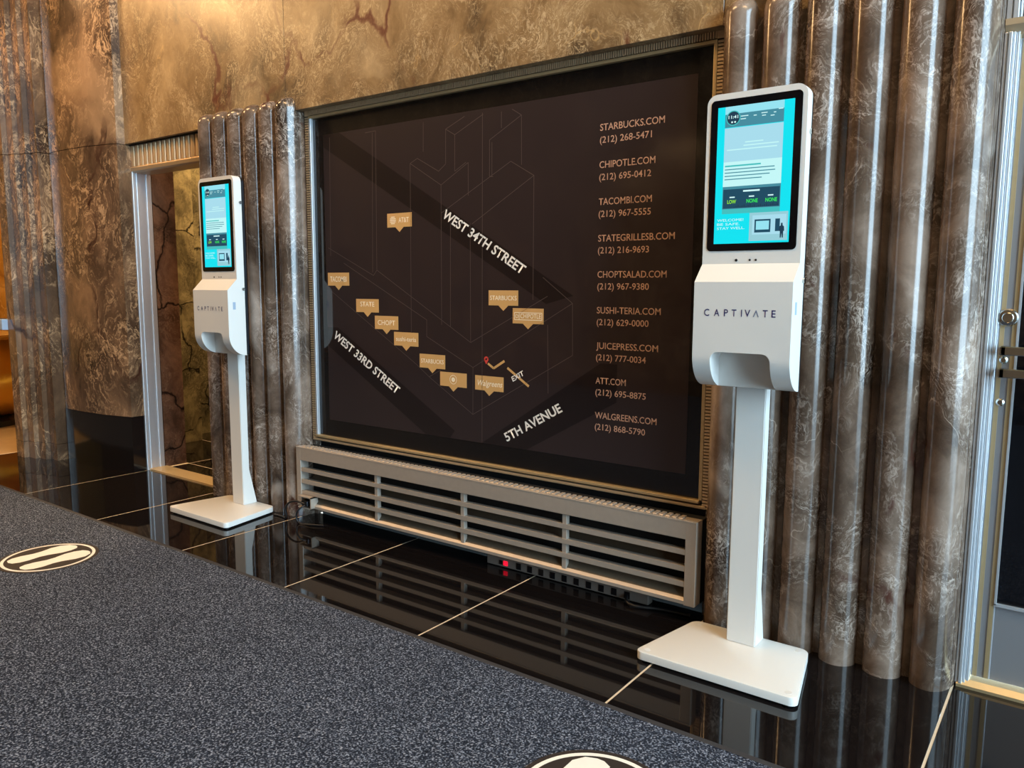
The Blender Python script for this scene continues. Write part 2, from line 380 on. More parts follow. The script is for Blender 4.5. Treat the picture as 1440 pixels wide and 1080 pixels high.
# ---- right steel door
d2 = struct('door_2', (.17, 2.87, 0))
def D2(name, bm, m, parent=None, smooth=False):
    o = obj(name, bm, m, parent or d2, smooth=smooth)
    if not parent: o.location = (-.17, -2.87, 0)
    return o
D2('jamb_gap', box((-.285, 2.87, 0), (-.277, 2.92, 2.228)), 'shadow_black')
for (x0, x1, y) in ((-.277, -.268, 2.850), (-.267, -.256, 2.846), (-.255, -.248, 2.852), (-.247, -.238, 2.858)):
    D2('jamb_rib', box((x0, y, .012), (x1, 2.93, 2.06), bev=.0025), 'steel')
for (x0, x1, y) in ((-.277, -.262, 2.850), (-.260, -.244, 2.846), (-.242, -.236, 2.856)):
    D2('jamb_rib', box((x0, y, 2.095), (x1, 2.93, 2.228), bev=.0025), 'steel')
D2('lintel_moulding', prism([(2.842, 2.096), (2.842, 2.078), (2.862, 2.060), (2.862, 2.052), (2.885, 2.045), (2.93, 2.045), (2.93, 2.096)], 0, -.277, .63), 'bronze_rib')
D2('lintel_back', box((-.24, 2.885, 2.09), (.63, 2.94, 2.228)), 'bronze_gap_shade')
for k in range(15):
    o = link('rib', rib_me, None, d2); o.location = (-.207+k*.0545-.17, .012, .004)
D2('sill', prism([(2.846, 0), (2.846, .010), (2.862, .026), (2.94, .03), (2.94, 0)], 0, -.272, .64), 'gold_metal')
D2('stile', box((-.236, 2.884, .034), (-.183, 2.92, 2.045), bev=.002), 'steel_dull')
D2('inlay_strip', box((-.231, 2.881, .036), (-.219, 2.886, 2.04)), 'gold_metal')
D2('inlay_strip', box((-.199, 2.881, .036), (-.187, 2.886, 2.04)), 'gold_metal')
D2('glazing_bead', box((-.186, 2.876, .29), (-.180, 2.90, 2.03)), 'steel')
D2('glazing_bead', box((-.186, 2.876, .286), (.60, 2.90, .294)), 'steel')
D2('kick_panel', box((-.183, 2.888, .034), (.60, 2.92, .288)), 'steel_dull')
D2('glass_pane', box((-.181, 2.89, .29), (.60, 2.905, 2.03)), 'door_glass')
D2('stile', box((.60, 2.884, .034), (.64, 2.92, 2.045)), 'steel_dull')
D2('deadbolt', lathe([(.028, 0), (.028, .006), (.024, .012), (.016, .013), (.014, .017), (.002, .017)], (0, 0, 0), 28), 'chrome').matrix_local = Matrix.Translation((-.212-.17, .012, 1.212)) @ Matrix.Rotation(math.pi/2, 4, 'X')
for z in (1.112, 1.043):
    bm = box((-.222, 2.822, z-.014), (.52, 2.838, z+.014), bev=.003); box((-.224, 2.822, z-.014), (-.206, 2.886, z+.014), bm, bev=.003)
    D2('pull_bar', bm, 'chrome')
for z, r in ((1.080, .012), (.947, .012)):
    D2('screw', lathe([(r, 0), (r, .004), (r*.6, .008), (.001, .008)], (0, 0, 0), 16), 'chrome').matrix_local = Matrix.Translation((-.215-.17, .013, z)) @ Matrix.Rotation(math.pi/2, 4, 'X')

# ---- rest of the hall (outside the picture): ceiling, opposite wall, glazed street entrance, far end
ceil = tag(obj('ceiling', box((-14, -4.5, 7.2), (6.2, 9, 7.3)), 'ceiling_paint'), kind='structure')
tag(obj('wall_front', box((-14.1, -4.6, -.05), (6.2, -4.5, 7.3)), 'marble_pier'), kind='structure')
tag(obj('wall_far', box((-14.1, -4.5, -.05), (-14, 9, 7.3)), 'marble_gold'), kind='structure')
tag(obj('wall_lobby', box((-14, 7.5, -.05), (-6.5, 7.6, 7.3)), 'marble_gold'), kind='structure')
tag(obj('wall_sky_block', box((-6.58, 3.09, -.05), (-6.48, 7.6, 7.3)), 'marble_gold'), kind='structure')  # unseen wall added to keep stray sky light out of the lobby
wr = struct('wall_right', (6.0, 0, 0))
for lo, hi in (((0, -4.5, 0), (.1, -2.2, 7.2)), ((0, 2.7, 0), (.1, 2.95, 7.2)), ((0, -2.2, 6.8), (.1, 2.7, 7.2)), ((0, -2.2, 0), (.1, 2.7, .2))):
    obj('slab', box(lo, hi), 'marble_pier', wr)
w1 = struct('window_1', (6.0, 0, 0))
for y in (-2.2, -.98, .24, 1.46, 2.66):
    obj('mullion', box((0, y, .2), (.06, y+.04, 6.8)), 'steel', w1)
for i, (x, y) in enumerate(((.2, 1.55), (-2.3, 1.55), (-4.8, 1.55), (-10.5, 5.2), (-7.2, .9))):
    lamp = empty('ceiling_light', (x, y, 4.3)); tag(lamp, 'hanging glass ceiling light with brass rim ' + ('high above the steel door', 'high above the directory sign', 'high above the far kiosk', 'beyond the far left pilaster', 'above the bowed pier')[i], 'ceiling light', 'ceiling lights of the hall')
    obj('rim', box((-.62, -.32, -.08), (.62, .32, 0), bev=.01), 'brass', lamp)
    obj('diffuser', box((-.58, -.28, -.10), (.58, .28, -.078)), 'lamp_glow', lamp)
    for sx in (-.5, .5): obj('hanging_rod', cyl((sx, 0, 1.45), .012, 2.9, 'z', 10), 'brass', lamp)
    a = area('lamp', (0, 0, -.12), (0, 0, 0), 1.1, .5, (12, 25, 30, 130, 100)[i], WARM); a.parent = lamp
pl = empty('ceiling_light', (-5.2, 4.2, 3.0)); tag(pl, 'warm glowing glass ceiling light with brass rim in the passage', 'ceiling light')
obj('rim', box((-.32, -.32, -.06), (.32, .32, 0), bev=.01), 'brass', pl); obj('diffuser', box((-.28, -.28, -.075), (.28, .28, -.058)), 'lamp_glow', pl)
a = area('lamp', (0, 0, -.1), (0, 0, 0), .5, .5, 60, (1, .70, .38)); a.parent = pl

# ================================================================== DIRECTORY SIGN
sign = empty('directory_sign', (XC, 2.89, .43)); tag(sign, 'large dark illuminated-style building directory sign with map and phone numbers', 'sign')
sign['label'] = 'large dark wall directory sign with a building map and nine phone numbers'
def SG(name, bm, m, parent=None, smooth=False):
    o = obj(name, bm, m, parent or sign, smooth=smooth)
    o.location = (-XC, -2.89, -.43) if not parent else (0, 0, 0); return o
GL, GR, GB, GT = -3.468, -1.198, .468, 2.190
YB = 2.884
SG('backing_panel', box((GL-.005, YB+.002, GB-.005), (GR+.005, YB+.03, GT+.005)), 'board_border')
pr = SG('printed_map', box((-3.385, YB+.0010, .560), (-1.262, YB+.004, 2.098)), 'board_print')
# frame: inner lip, ribbed band
for nm, lo, hi, m in (('frame_lip', (GL-.014, 2.868, GB), (GL, 2.90, GT+.012), 'steel'), ('frame_lip', (GR, 2.868, GB), (GR+.014, 2.90, GT+.012), 'gold_metal'), ('frame_lip', (GL-.014, 2.866, GT), (GR+.014, 2.90, GT+.013), 'gold_metal')):  # left lip in pale steel: daylight reflection put into its colour
    SG(nm, box(lo, hi, bev=.002), m)
SG('frame_side', box((GL-.050, 2.880, .43), (GL-.013, 2.93, 2.236)), 'bronze_gap_shade'); SG('frame_side', box((GR+.013, 2.880, .43), (GR+.050, 2.93, 2.236)), 'bronze_gap_shade')
SG('frame_top', box((GL-.050, 2.880, GT+.012), (GR+.050, 2.93, 2.236)), 'bronze_gap_shade')
for side in (0, 1):
    bm = bmesh.new(); x0, x1 = ((GL-.043, GL-.016) if side == 0 else (GR+.016, GR+.043)); z = .436
    while z < 2.20: box((x0, 2.868, z), (x1, 2.882, z+.0085), bm); z += .0128
    tag(SG('frame_ribs', bm, 'bronze_rib'), kind='stuff')
bm = bmesh.new(); x = GL-.012
while x < GR+.010: box((x, 2.864, GT+.016), (x+.0064, 2.882, GT+.041), bm); x += .0104
tag(SG('frame_ribs', bm, 'bronze_rib'), kind='stuff')
SG('corner_block', box((GR+.014, 2.866, GT+.014), (GR+.043, 2.882, GT+.042)), 'bronze_rib'); SG('corner_block', box((GL-.043, 2.866, GT+.014), (GL-.014, 2.882, GT+.042)), 'bronze_rib')
SG('sill_strip', box((GL-.014, 2.862, GB-.014), (GR+.004, 2.90, GB), bev=.003), 'gold_metal')
SG('sill_strip', box((GL-.04, 2.866, GB-.034), (GR+.03, 2.90, GB-.020), bev=.003), 'bronze_rib')
# print layers are real thin ink films on the board, 0.2 mm apart
ink = lambda k: YB + .0010 - .0003*k
def film(name, pts, k, m, parent=None):
    y = ink(k); me = bpy.data.meshes.new(name); me.from_pydata([(px, y, pz) for px, pz in pts], [], [tuple(range(len(pts)))]); me.update()
    o = link(name, me, m, parent or sign)
    if not parent: o.location = (-XC, -2.89, -.43)
    return o
def clipx(pts): return pts
film('street_band', [(-3.385, 2.098), (-3.26, 2.098), (-1.80, 1.262), (-1.94, 1.225), (-3.385, 2.035)], 1, 'board_band')
film('street_band', [(-3.385, 1.075), (-3.30, 1.075), (-2.47, .60), (-2.50, .56), (-2.66, .56), (-3.385, .975)], 1, 'board_band')
film('street_band', [(-2.30, .56), (-2.04, .56), (-1.58, .82), (-1.58, .98), (-1.66, .98)], 1, 'board_band')
LINES = [[(-2.297, 2.081), (-2.299, .564)], [(-2.749, 1.896), (-2.549, 1.779), (-2.381, 1.869), (-2.381, 1.719)], [(-2.749, 1.896), (-2.701, 1.916), (-2.564, 1.844), (-2.519, 1.874)],
 [(-2.749, 1.896), (-2.753, 1.072)], [(-2.549, 1.779), (-2.55, 1.114)], [(-2.402, 2.078), (-2.518, 2.033), (-2.462, 2.002), (-2.293, 2.074)], [(-2.518, 2.033), (-2.519, 1.876)],
 [(-2.462, 2.002), (-2.463, 1.836), (-2.395, 1.871)], [(-2.13, 2.076), (-2.079, 2.045), (-2.256, 1.957), (-2.256, 1.796), (-2.235, 1.794)], [(-2.242, 1.946), (-2.242, 1.794)], [(-2.079, 2.045), (-2.077, 1.833)],
 [(-2.189, 2.073), (-2.189, 2.002)], [(-2.55, 1.647), (-2.136, 1.853), (-2.01, 1.782), (-2.01, 1.242)], [(-2.01, 1.782), (-2.36, 1.588)], [(-3.061, 2.075), (-2.986, 2.077), (-2.992, 1.381)], [(-3.01, 2.07), (-3.023, 1.369)],
 [(-3.333, 2.08), (-3.345, 1.46)], [(-2.66, 2.082), (-2.662, 1.944)], [(-2.37, 1.594), (-2.368, 1.036)], [(-2.491, 1.6), (-2.494, 1.105)],
 [(-3.363, 1.504), (-3.018, 1.354), (-2.992, 1.381), (-2.368, 1.036), (-1.932, 1.259)], [(-3.242, 1.42), (-2.648, 1.135), (-2.649, 1.053), (-2.354, .918), (-1.803, 1.23)], [(-2.354, .918), (-2.355, .692), (-1.799, 1.006), (-1.803, 1.23)],
 [(-3.342, 1.269), (-2.715, .907), (-2.635, .853), (-2.557, .893)], [(-2.635, .853), (-2.355, .692)], [(-1.958, 1.341), (-1.803, 1.23)], [(-1.93, 1.134), (-1.924, .83)]]
def stroke(bm, a, b, w, y):
    a, b = Vector(a), Vector(b); d = (b-a).normalized(); n = Vector((-d.y, d.x))*w/2
    vs_ = [bm.verts.new((p.x, y, p.y)) for p in (a-n, b-n, b+n, a+n)]; bm.faces.new(vs_)
bm = bmesh.new()
for L_ in LINES:
    for a, b in zip(L_, L_[1:]): stroke(bm, a, b, .0026, ink(2))
o = obj('building_outline', bm, 'board_line', sign); o.location = (-XC, -2.89, -.43)
def sign_text(s, o, e, t, m, k=2, name='lettering', bold=.012, parent=None, spacing=1.0):
    y = ink(k); ob = lettering(name, s, m, parent or sign, (o[0], y, o[1]), (e[0], y, e[1]), (t[0], y, t[1]), (0, 0, 0), bold, spacing)
    if not parent: ob.location = (-XC, -2.89, -.43)
    return ob
ROWS = [("STARBUCKS.COM", -1.394, "(212) 268-5471", -1.448), ("CHIPOTLE.COM", -1.430, "(212) 695-0412", -1.447), ("TACOMBI.COM", -1.441, "(212) 967-5555", -1.444), ("STATEGRILLESB.COM", -1.338, "(212) 216-9693", -1.448),
        ("CHOPTSALAD.COM", -1.368, "(212) 967-9380", -1.444), ("SUSHI-TERIA.COM", -1.389, "(212) 629-0000", -1.441), ("JUICEPRESS.COM", -1.396, "(212) 777-0034", -1.449), ("ATT.COM", -1.538, "(212) 695-8875", -1.445), ("WALGREENS.COM", -1.394, "(212) 868-5790", -1.444)]
for i, (u, ux, ph, px) in enumerate(ROWS):
    z = 1.934 - .1487*i
    sign_text(u, (-1.682, z), (ux, z), (-1.682, z+.0265), 'letter_copper', bold=.006); sign_text(ph, (-1.682, z-.049), (px, z-.049), (-1.682, z-.049+.0255), 'letter_copper', bold=.006)
sign_text('WEST 34TH STREET', (-2.546, 1.630), (-2.073, 1.354), (-2.519, 1.664), 'letter_white', bold=.022)
sign_text('WEST 33RD STREET', (-3.342, 1.023), (-2.862, .746), (-3.314, 1.057), 'letter_white', bold=.022)
sign_text('5TH AVENUE', (-2.150, .585), (-1.846, .757), (-2.172, .618), 'letter_white', bold=.022)
TAGS = [('TACOMBI', -3.372, 1.370, 'TACOMBI', .13, .028), ('STATE', -3.152, 1.232, 'STATE', .105, .024), ('CHOPT', -3.013, 1.147, 'CHOPT', .125, .024), ('sushi', -2.875, 1.068, 'sushi-teria', .14, .022), ('STARBUCKS', -2.698, .966, 'STARBUCKS', .15, .020),
        ('ring', -2.562, .885, None, 0, 0), ('Walgreens', -2.341, .883, 'Walgreens', .15, .026), ('STARBUCKS', -2.260, 1.283, 'STARBUCKS', .152, .020), ('CHIPOTLE', -2.121, 1.204, 'CHIPOTLE', .112, .020), ('AT&T', -2.912, 1.662, 'AT&T', .070, .024)]
for nm, x, z, s, w, h in TAGS:
    hh = .069
    pts = [(x, z), (x, z-hh), (x+.057, z-hh), (x+.085, z-hh-.024), (x+.113, z-hh), (x+.169, z-hh), (x+.169, z)]
    bm = prism([(px, pz) for px, pz in pts], 1, ink(2), ink(0)); t = obj('map_tag', bm, 'tag_gold', sign); t.location = (-XC, -2.89, -.43)
    cx, cz = x+.0845, z-hh/2
    if s:
        if s == 'CHIPOTLE': cx += .014
        if s == 'AT&T': cx += .030
        if s == 'STATE': cz += .008
        sh = .006 if s == 'Walgreens' else 0
        sign_text(s, (cx-w/2, cz-h/2), (cx+w/2, cz-h/2), (cx-w/2+sh, cz+h/2), 'tag_print', k=3, parent=t, bold=.008)
    def ring(cx, cz, r0, r1, n=28):
        bm = bmesh.new(); A = [bm.verts.new((cx+r0*math.cos(2*math.pi*i/n), ink(3), cz+r0*math.sin(2*math.pi*i/n))) for i in range(n)]; B = [bm.verts.new((cx+r1*math.cos(2*math.pi*i/n), ink(3), cz+r1*math.sin(2*math.pi*i/n))) for i in range(n)]
        for i in range(n): bm.faces.new((A[i], A[(i+1) % n], B[(i+1) % n], B[i]))
        return bm
    if nm == 'ring':
        obj('emblem', ring(cx, cz, .020, .0225), 'tag_print', t); obj('emblem', ring(cx, cz, .002, .011), 'tag_print', t)
    if nm == 'AT&T':
        bm = bmesh.new()
        for k in range(5):
            zz = cz-.016+k*.008; hw = math.sqrt(max(0, .021**2-(zz-cz)**2)); stroke(bm, (x+.040-hw, zz), (x+.040+hw, zz), .0045, ink(3))
        obj('emblem', bm, 'tag_print', t)
    if nm == 'CHIPOTLE':
        bm = bmesh.new(); q = [(x+.010, z-.020), (x+.160, z-.020), (x+.160, z-.052), (x+.010, z-.052)]
        for a, b in zip(q, q[1:]+q[:1]): stroke(bm, a, b, .003, ink(3))
        stroke(bm, (x+.036, z-.020), (x+.036, z-.052), .003, ink(3)); obj('border', bm, 'tag_print', t)
        obj('emblem', ring(x+.023, z-.036, .006, .0085, 16), 'tag_print', t)
# map pin and route
bm = bmesh.new(); n = 24; c = (-2.274, .962); r = .013
pts = [(c[0]+r*math.cos(math.radians(-30+240*i/n)), c[1]+r*math.sin(math.radians(-30+240*i/n))) for i in range(n+1)] + [(c[0], .938)]
o = obj('map_pin', prism(pts, 1, ink(2), ink(0), bm), 'pin_red', sign); o.location = (-XC, -2.89, -.43)
q = obj('pin_hole', cyl((c[0], ink(2), c[1]), .005, .0003, 'y', 16), 'board_print', o)
for seg in ([(-2.264, .943), (-2.230, .922), (-2.167, .960)], [(-2.150, .929), (-2.029, .853)]):
    bm = bmesh.new()
    for a, b in zip(seg, seg[1:]): stroke(bm, a, b, .011, ink(2))
    o = obj('route_bar', bm, 'tag_gold', sign); o.location = (-XC, -2.89, -.43)
sign_text('EXIT', (-2.118, .868), (-2.054, .903), (-2.128, .888), 'letter_white', k=3, bold=.02)

# ================================================================== HEATER GRILLE
gr = empty('heater_grille', (XC, 2.80, .06)); tag(gr, 'long grey metal heater grille with horizontal louvers under the dark sign', 'heater grille')
X0, X1, YF = -3.522, -1.152, 2.755
def GG(name, bm, m):
    o = obj(name, bm, m, gr); o.location = (-XC, -2.80, -.06); return o
GG('header', box((X0+.036, YF, .338), (X1-.044, YF+.02, .408), bev=.002), 'grille_paint')
GG('top_panel', box((X0, YF-.001, .404), (X1, YF+.055, .412), bev=.002), 'grille_paint')
bm = bmesh.new(); x = X0+.05
while x < X1-.06:
    prism([(YF+.012, .4125), (YF+.052, .4125), (YF+.052, .418), (YF+.016, .416)], 0, x, x+.016, bm)
    vsn = bm.verts[-8:] if False else None
    x += .028
tag(GG('top_fret', bm, 'grille_paint'), kind='stuff')
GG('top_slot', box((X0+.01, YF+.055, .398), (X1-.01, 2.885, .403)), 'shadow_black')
GG('stile', box((X0, YF, .078), (X0+.037, YF+.055, .406), bev=.002), 'grille_paint')
GG('stile', box((X1-.045, YF, .074), (X1, YF+.055, .406), bev=.002), 'grille_paint')
for z in (.275, .209, .147):
    GG('slat', prism([(YF+.002, z), (YF+.002, z+.021), (YF+.045, z+.017), (YF+.05, z+.004)], 0, X0+.036, X1-.044), 'grille_paint')
GG('lower_louver', prism([(YF+.012, .100), (YF+.05, .138), (YF+.06, .138), (YF+.02, .096)], 0, X0+.036, X1-.044), 'louver_dusty')
GG('lip', prism([(YF, .078), (YF, .092), (YF+.012, .102), (YF+.02, .099), (YF+.02, .076)], 0, X0+.036, X1-.044), 'grille_paint')
GG('ledge', prism([(YF+.05, .192), (YF+.05, .196), (YF+.10, .24), (YF+.105, .236)], 0, X0+.036, X1-.044), 'louver_dusty')
for x in (-2.896, -2.319, -1.751):
    GG('post', box((x-.010, YF+.006, .098), (x+.010, YF+.03, .340)), 'grille_paint')
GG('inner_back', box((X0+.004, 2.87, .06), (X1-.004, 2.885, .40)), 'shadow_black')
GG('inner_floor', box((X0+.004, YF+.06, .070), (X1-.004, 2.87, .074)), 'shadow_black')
# socket box at the left end with its plug leads
sk = GG('socket_box', box((-3.478, 2.776, .082), (-3.382, 2.780, .138)), 'black_plastic')
bm = bmesh.new()
for lo, hi in (((-3.485, 2.73, .138), (-3.375, 2.78, .144)), ((-3.382, 2.73, .076), (-3.375, 2.78, .144)), ((-3.485, 2.73, .076), (-3.375, 2.78, .082))): box(lo, hi, bm)
obj('surround', bm, 'grille_paint', sk); obj('plug', box((-3.45, 2.722, .09), (-3.40, 2.77, .122), bev=.006), 'dark_steel', sk)
tag(tube('plug_lead', [(-3.42, 2.725, .105), (-3.49, 2.70, .115), (-3.545, 2.69, .07), (-3.555, 2.70, .012), (-3.60, 2.71, .006), (-3.67, 2.71, .005)], .006, 'cable_black'), 'black cable looping from the socket box towards the far kiosk', 'cable')
tag(tube('plug_lead', [(-3.41, 2.718, .10), (-3.43, 2.69, .08), (-3.445, 2.685, .03), (-3.43, 2.69, .006), (-3.36, 2.70, .006), (-3.28, 2.735, .006)], .005, 'cable_black'), 'short black cable dropping from the socket box to the floor', 'cable')
# power strip on the floor under the grille
ps = empty('power_strip', (-1.80, 2.845, 0)); tag(ps, 'long grey power strip with a red switch lying under the heater grille', 'power strip')
obj('body', box((-.42, -.022, .003), (.42, .022, .047), bev=.004), 'strip_grey', ps)
obj('switch', box((-.320, -.026, .014), (-.298, -.021, .034)), 'led_red', ps); obj('breaker', box((-.345, -.025, .014), (-.328, -.021, .034)), 'black_plastic', ps)
for k in range(10):
    obj('outlet', box((-.248+k*.062, -.0235, .010), (-.222+k*.062, -.021, .040)), 'black_plastic', ps)
tag(tube('plug_lead', [(-1.475, 2.815, .025), (-1.46, 2.79, .016), (-1.43, 2.775, .010), (-1.39, 2.785, .008), (-1.33, 2.81, .007), (-1.20, 2.83, .007)], .007, 'cable_black'), 'dark cable plugged into the right end of the power strip', 'cable')

# ================================================================== SANITISER KIOSKS
def bool_cut(bm_a, bm_b, name):
    ma = bpy.data.meshes.new('a'); bm_a.to_mesh(ma); bm_a.free(); mb = bpy.data.meshes.new('b'); bm_b.to_mesh(mb); bm_b.free()
    oa = bpy.data.objects.new('a', ma); ob = bpy.data.objects.new('b', mb); COL.objects.link(oa); COL.objects.link(ob)
    md = oa.modifiers.new('c', 'BOOLEAN'); md.object = ob; md.operation = 'DIFFERENCE'; md.solver = 'EXACT'
    dg = bpy.context.evaluated_depsgraph_get(); dg.update()
    me = bpy.data.meshes.new_from_object(oa.evaluated_get(dg)); me.name = name
    bpy.data.objects.remove(oa); bpy.data.objects.remove(ob)
    return me
def kiosk(cx, y0, dz, label, near):
    k = empty('sanitizer_kiosk', (cx, y0, 0)); tag(k, label, 'kiosk', 'white sanitizer kiosks')
    Y = lambda v: v - 2.565        # depths measured for the near kiosk, relative to its base centre
    # base plate: trapezoid with round corners on small feet
    c = [(-.282, Y(2.370)), (.282, Y(2.370)), (.212, Y(2.738)), (-.212, Y(2.738))]
    bm = bmesh.new(); f = bm.faces.new([bm.verts.new((x, y, .009)) for x, y in c])
    ex = bmesh.ops.extrude_face_region(bm, geom=[f]); vv = [e for e in ex['geom'] if isinstance(e, bmesh.types.BMVert)]
    for v in vv: v.co.z = .037
    vert_edges = [e for e in bm.edges if abs(e.verts[0].co.z-e.verts[1].co.z) > .01]
    bmesh.ops.bevel(bm, geom=vert_edges, offset=.030, segments=6, affect='EDGES', profile=.5)
    bmesh.ops.recalc_face_normals(bm, faces=bm.faces)
    he = [e for e in bm.edges if e.verts[0].co.z > .03 and e.verts[1].co.z > .03 and len(e.link_faces) == 2 and e.calc_face_angle() > .8]
    bmesh.ops.bevel(bm, geom=he, offset=.0025, segments=2, affect='EDGES', profile=.5)
    base = obj('base_plate', bm, 'white_paint', k, smooth=True)
    for x, y in ((-.245, Y(2.40)), (.245, Y(2.40)), (.185, Y(2.712)), (-.185, Y(2.712))):
        obj('foot', cyl((x, y, .005), .018, .010, 'z', 16), 'black_plastic', base)
        obj('plug_cap', cyl((x, y, .0372), .011, .0008, 'z', 16), 'white_paint', base)
    # pole with a buttress at the rear foot
    bm = prism([(Y(2.642), .036), (Y(2.642), 1.05+dz), (Y(2.688), 1.05+dz), (Y(2.688), .24), (Y(2.733), .036)], 0, -.0525, .0525)
    bmesh.ops.recalc_face_normals(bm, faces=bm.faces); bmesh.ops.bevel(bm, geom=bm.edges[:], offset=.003, segments=2, affect='EDGES')
    obj('pole', bm, 'white_paint', k)
    # head, housing and hand recess share one folded sheet
    hd = obj('head', prism([(x, z+dz) for x, z in rrect(-.164, 1.379, .164, 1.933, .034, 7, (0, 0, 1, 1))], 1, Y(2.575), Y(2.622)), 'white_paint', k, smooth=True)
    prof = [(Y(2.622), 1.379+dz), (Y(2.575), 1.379+dz), (Y(2.515), 1.319+dz), (Y(2.515), 1.075+dz)]
    for i in range(1, 13):
        t = math.radians(90*i/12); prof.append((Y(2.515)+.107*(1-math.cos(t)), 1.075+dz-.113*math.sin(t)))
    prof[-1] = (Y(2.622), .962+dz)
    A = prism(prof, 0, -.164, .164); bmesh.ops.recalc_face_normals(A, faces=A.faces)
    cut = prism([(x, z+dz) for x, z in rrect(-.101, .90, .101, 1.087, .028, 6, (0, 0, 1, 1))], 1, Y(2.45), Y(2.600)); bmesh.ops.recalc_face_normals(cut, faces=cut.faces)
    me = bool_cut(A, cut, 'housing')
    me.materials.clear()
    for p in me.polygons: p.use_smooth = True
    me.set_sharp_from_angle(angle=math.radians(25))
    hs = link('housing', me, 'white_paint', k)
    obj('back_cover', prism([(x, z+dz) for x, z in rrect(-.162, .966, .162, 1.930, .032, 7, (0, 0, 1, 1))], 1, Y(2.622), Y(2.640)), 'black_plastic', k)
    # logo
    yl = Y(2.515)-.0006; xs = dict(C=(-.117, .018), A=(-.082, .019), P=(-.050, .014), T=(-.023, .016), I=(.0025, .003), V=(.022, .019), L=(.050, .019), t=(.080, .016), E=(.107, .013))
    for ch, (x, w) in xs.items():
        z0 = 1.2065+dz; z1 = z0+.0225
        if ch == 'L':
            o = lettering('logo_letter', 'V', 'logo_grey', hs, (x-w/2, yl, z1), (x+w/2, yl, z1), (x-w/2, yl, z0), (0, 0, 0), .0)
        else: o = lettering('logo_letter', ch.upper(), 'logo_navy', hs, (x-w/2, yl, z0), (x+w/2, yl, z0), (x-w/2, yl, z1), (0, 0, 0), .010)
    # sensors and locks
    for x, r in ((-.045, .0045), (.001, .0035), (.021, .0035)):
        obj('sensor_hole', cyl((x, Y(2.5745), 1.391+dz), r, .002, 'y', 14), 'black_plastic', hd)
    for z in (1.79, 1.325):
        obj('key_lock', cyl((.167, Y(2.612), z+dz), .0085, .008, 'x', 16), 'chrome', k)
    obj('rating_label', box((.1641, Y(2.545), 1.215+dz), (.1646, Y(2.562), 1.255+dz)), 'reader_grey', k)
    # display
    bz = obj('bezel', prism([(x, z+dz) for x, z in rrect(-.149, 1.422, .149, 1.913, .014, 5)], 1, Y(2.573), Y(2.576)), 'bezel_glass', k)
    dp = obj('display', box((-.125, Y(2.5726), 1.446+dz), (.125, Y(2.574), 1.889+dz)), 'scr_cyan', k)
    def px(u, v): return (-.125+.25*u, 1.889+dz-.443*v)          # u right 0..1, v down 0..1
    def patch(u0, v0, u1, v1, m, lay=1, name='screen_panel'):
        y = Y(2.5726)-.0002*lay; a = px(u0, v0); b = px(u1, v1)
        return quad(name, [(a[0], y, b[1]), (b[0], y, b[1]), (b[0], y, a[1]), (a[0], y, a[1])], m, dp)
    def stext(s, u0, v0, u1, h, m, lay=3, bold=.004):
        y = Y(2.5726)-.0002*lay; a = px(u0, v0); b = px(u1, v0)
        return lettering('screen_text', s, m, dp, (a[0], y, a[1]), (b[0], y, b[1]), (a[0], y, a[1]+h*.443), (0, 0, 0), bold)
    patch(.0, .0, .10, .80, 'scr_cyan'); patch(.10, .0, .87, .055, 'scr_pale'); patch(.10, .055, .87, .150, 'scr_slate')
    patch(.10, .155, .87, .40, 'scr_mist'); patch(.10, .40, .87, .58, 'scr_white'); patch(.10, .58, .87, .745, 'scr_slate'); patch(.11, .60, .86, .74, 'scr_dark', 2)
    patch(.10, .745, .87, .78, 'scr_teal'); patch(.48, .78, .98, .985, 'scr_photo')
    # clock badge
    cxx, czz = px(.21, .085); n = 26
    for r, m, lay in ((.024, 'scr_teal', 2), (.021, 'scr_ink', 3)):
        y = Y(2.5726)-.0002*lay
        quad('clock_badge', [(cxx+r*math.cos(2*math.pi*i/n), y, czz+r*math.sin(2*math.pi*i/n)) for i in range(n)], m, dp)
    stext('11:41', .145, .088, .275, .022, 'scr_text', 4, .02)
    for u in (.185, .225): patch(u, .108, u+.022, .120, 'scr_text', 4, 'screen_icon')
    for u, w, v in ((.33, .10, .055), (.33, .07, .075), (.50, .04, .06), (.60, .08, .05), (.61, .05, .068), (.72, .05, .075), (.76, .03, .055), (.82, .06, .035)): patch(u-.02, v+.02, u+w-.02, v+.026, 'scr_text', 3, 'screen_line')
    for u0, u1, v in ((.38, .62, .262), (.36, .82, .285), (.14, .80, .31)): patch(u0, v, u1, v+.008, 'scr_white', 3, 'screen_line')
    patch(.12, .425, .60, .436, 'scr_teal', 3, 'screen_line')
    for i, w in enumerate((.66, .67, .60, .50)): patch(.12, .452+.024*i, .12+w, .459+.024*i, 'scr_slate', 3, 'screen_line')
    patch(.38, .612, .60, .624, 'scr_text', 3, 'screen_line')
    for u, s, m in ((.17, 'LOW', 'scr_lime'), (.43, 'NONE', 'scr_green'), (.68, 'NONE', 'scr_green')):
        patch(u+.03, .655, u+.10, .664, 'scr_text', 3, 'screen_line'); stext(s, u, .705, u+(.12 if s == 'LOW' else .15), .026, m, 3, .02)
    for i in range(22):
        u = .26+.027*i; h = .012+.03*((i*37) % 11)/11; patch(u, .738-h*.6, u+.014, .738, 'scr_ink', 4, 'skyline')
    for i, s in enumerate(('WELCOME!', 'BE SAFE.', 'STAY WELL.')): stext(s, .04, .835+.03*i, .04+(.36, .31, .38)[i], .018, 'scr_text', 3, 0)
    patch(.52, .80, .96, .94, 'scr_mist', 2, 'photo_wall')
    patch(.55, .83, .76, .925, 'scr_dark', 3, 'photo_window'); patch(.57, .842, .74, .905, 'scr_pale', 4, 'photo_window')
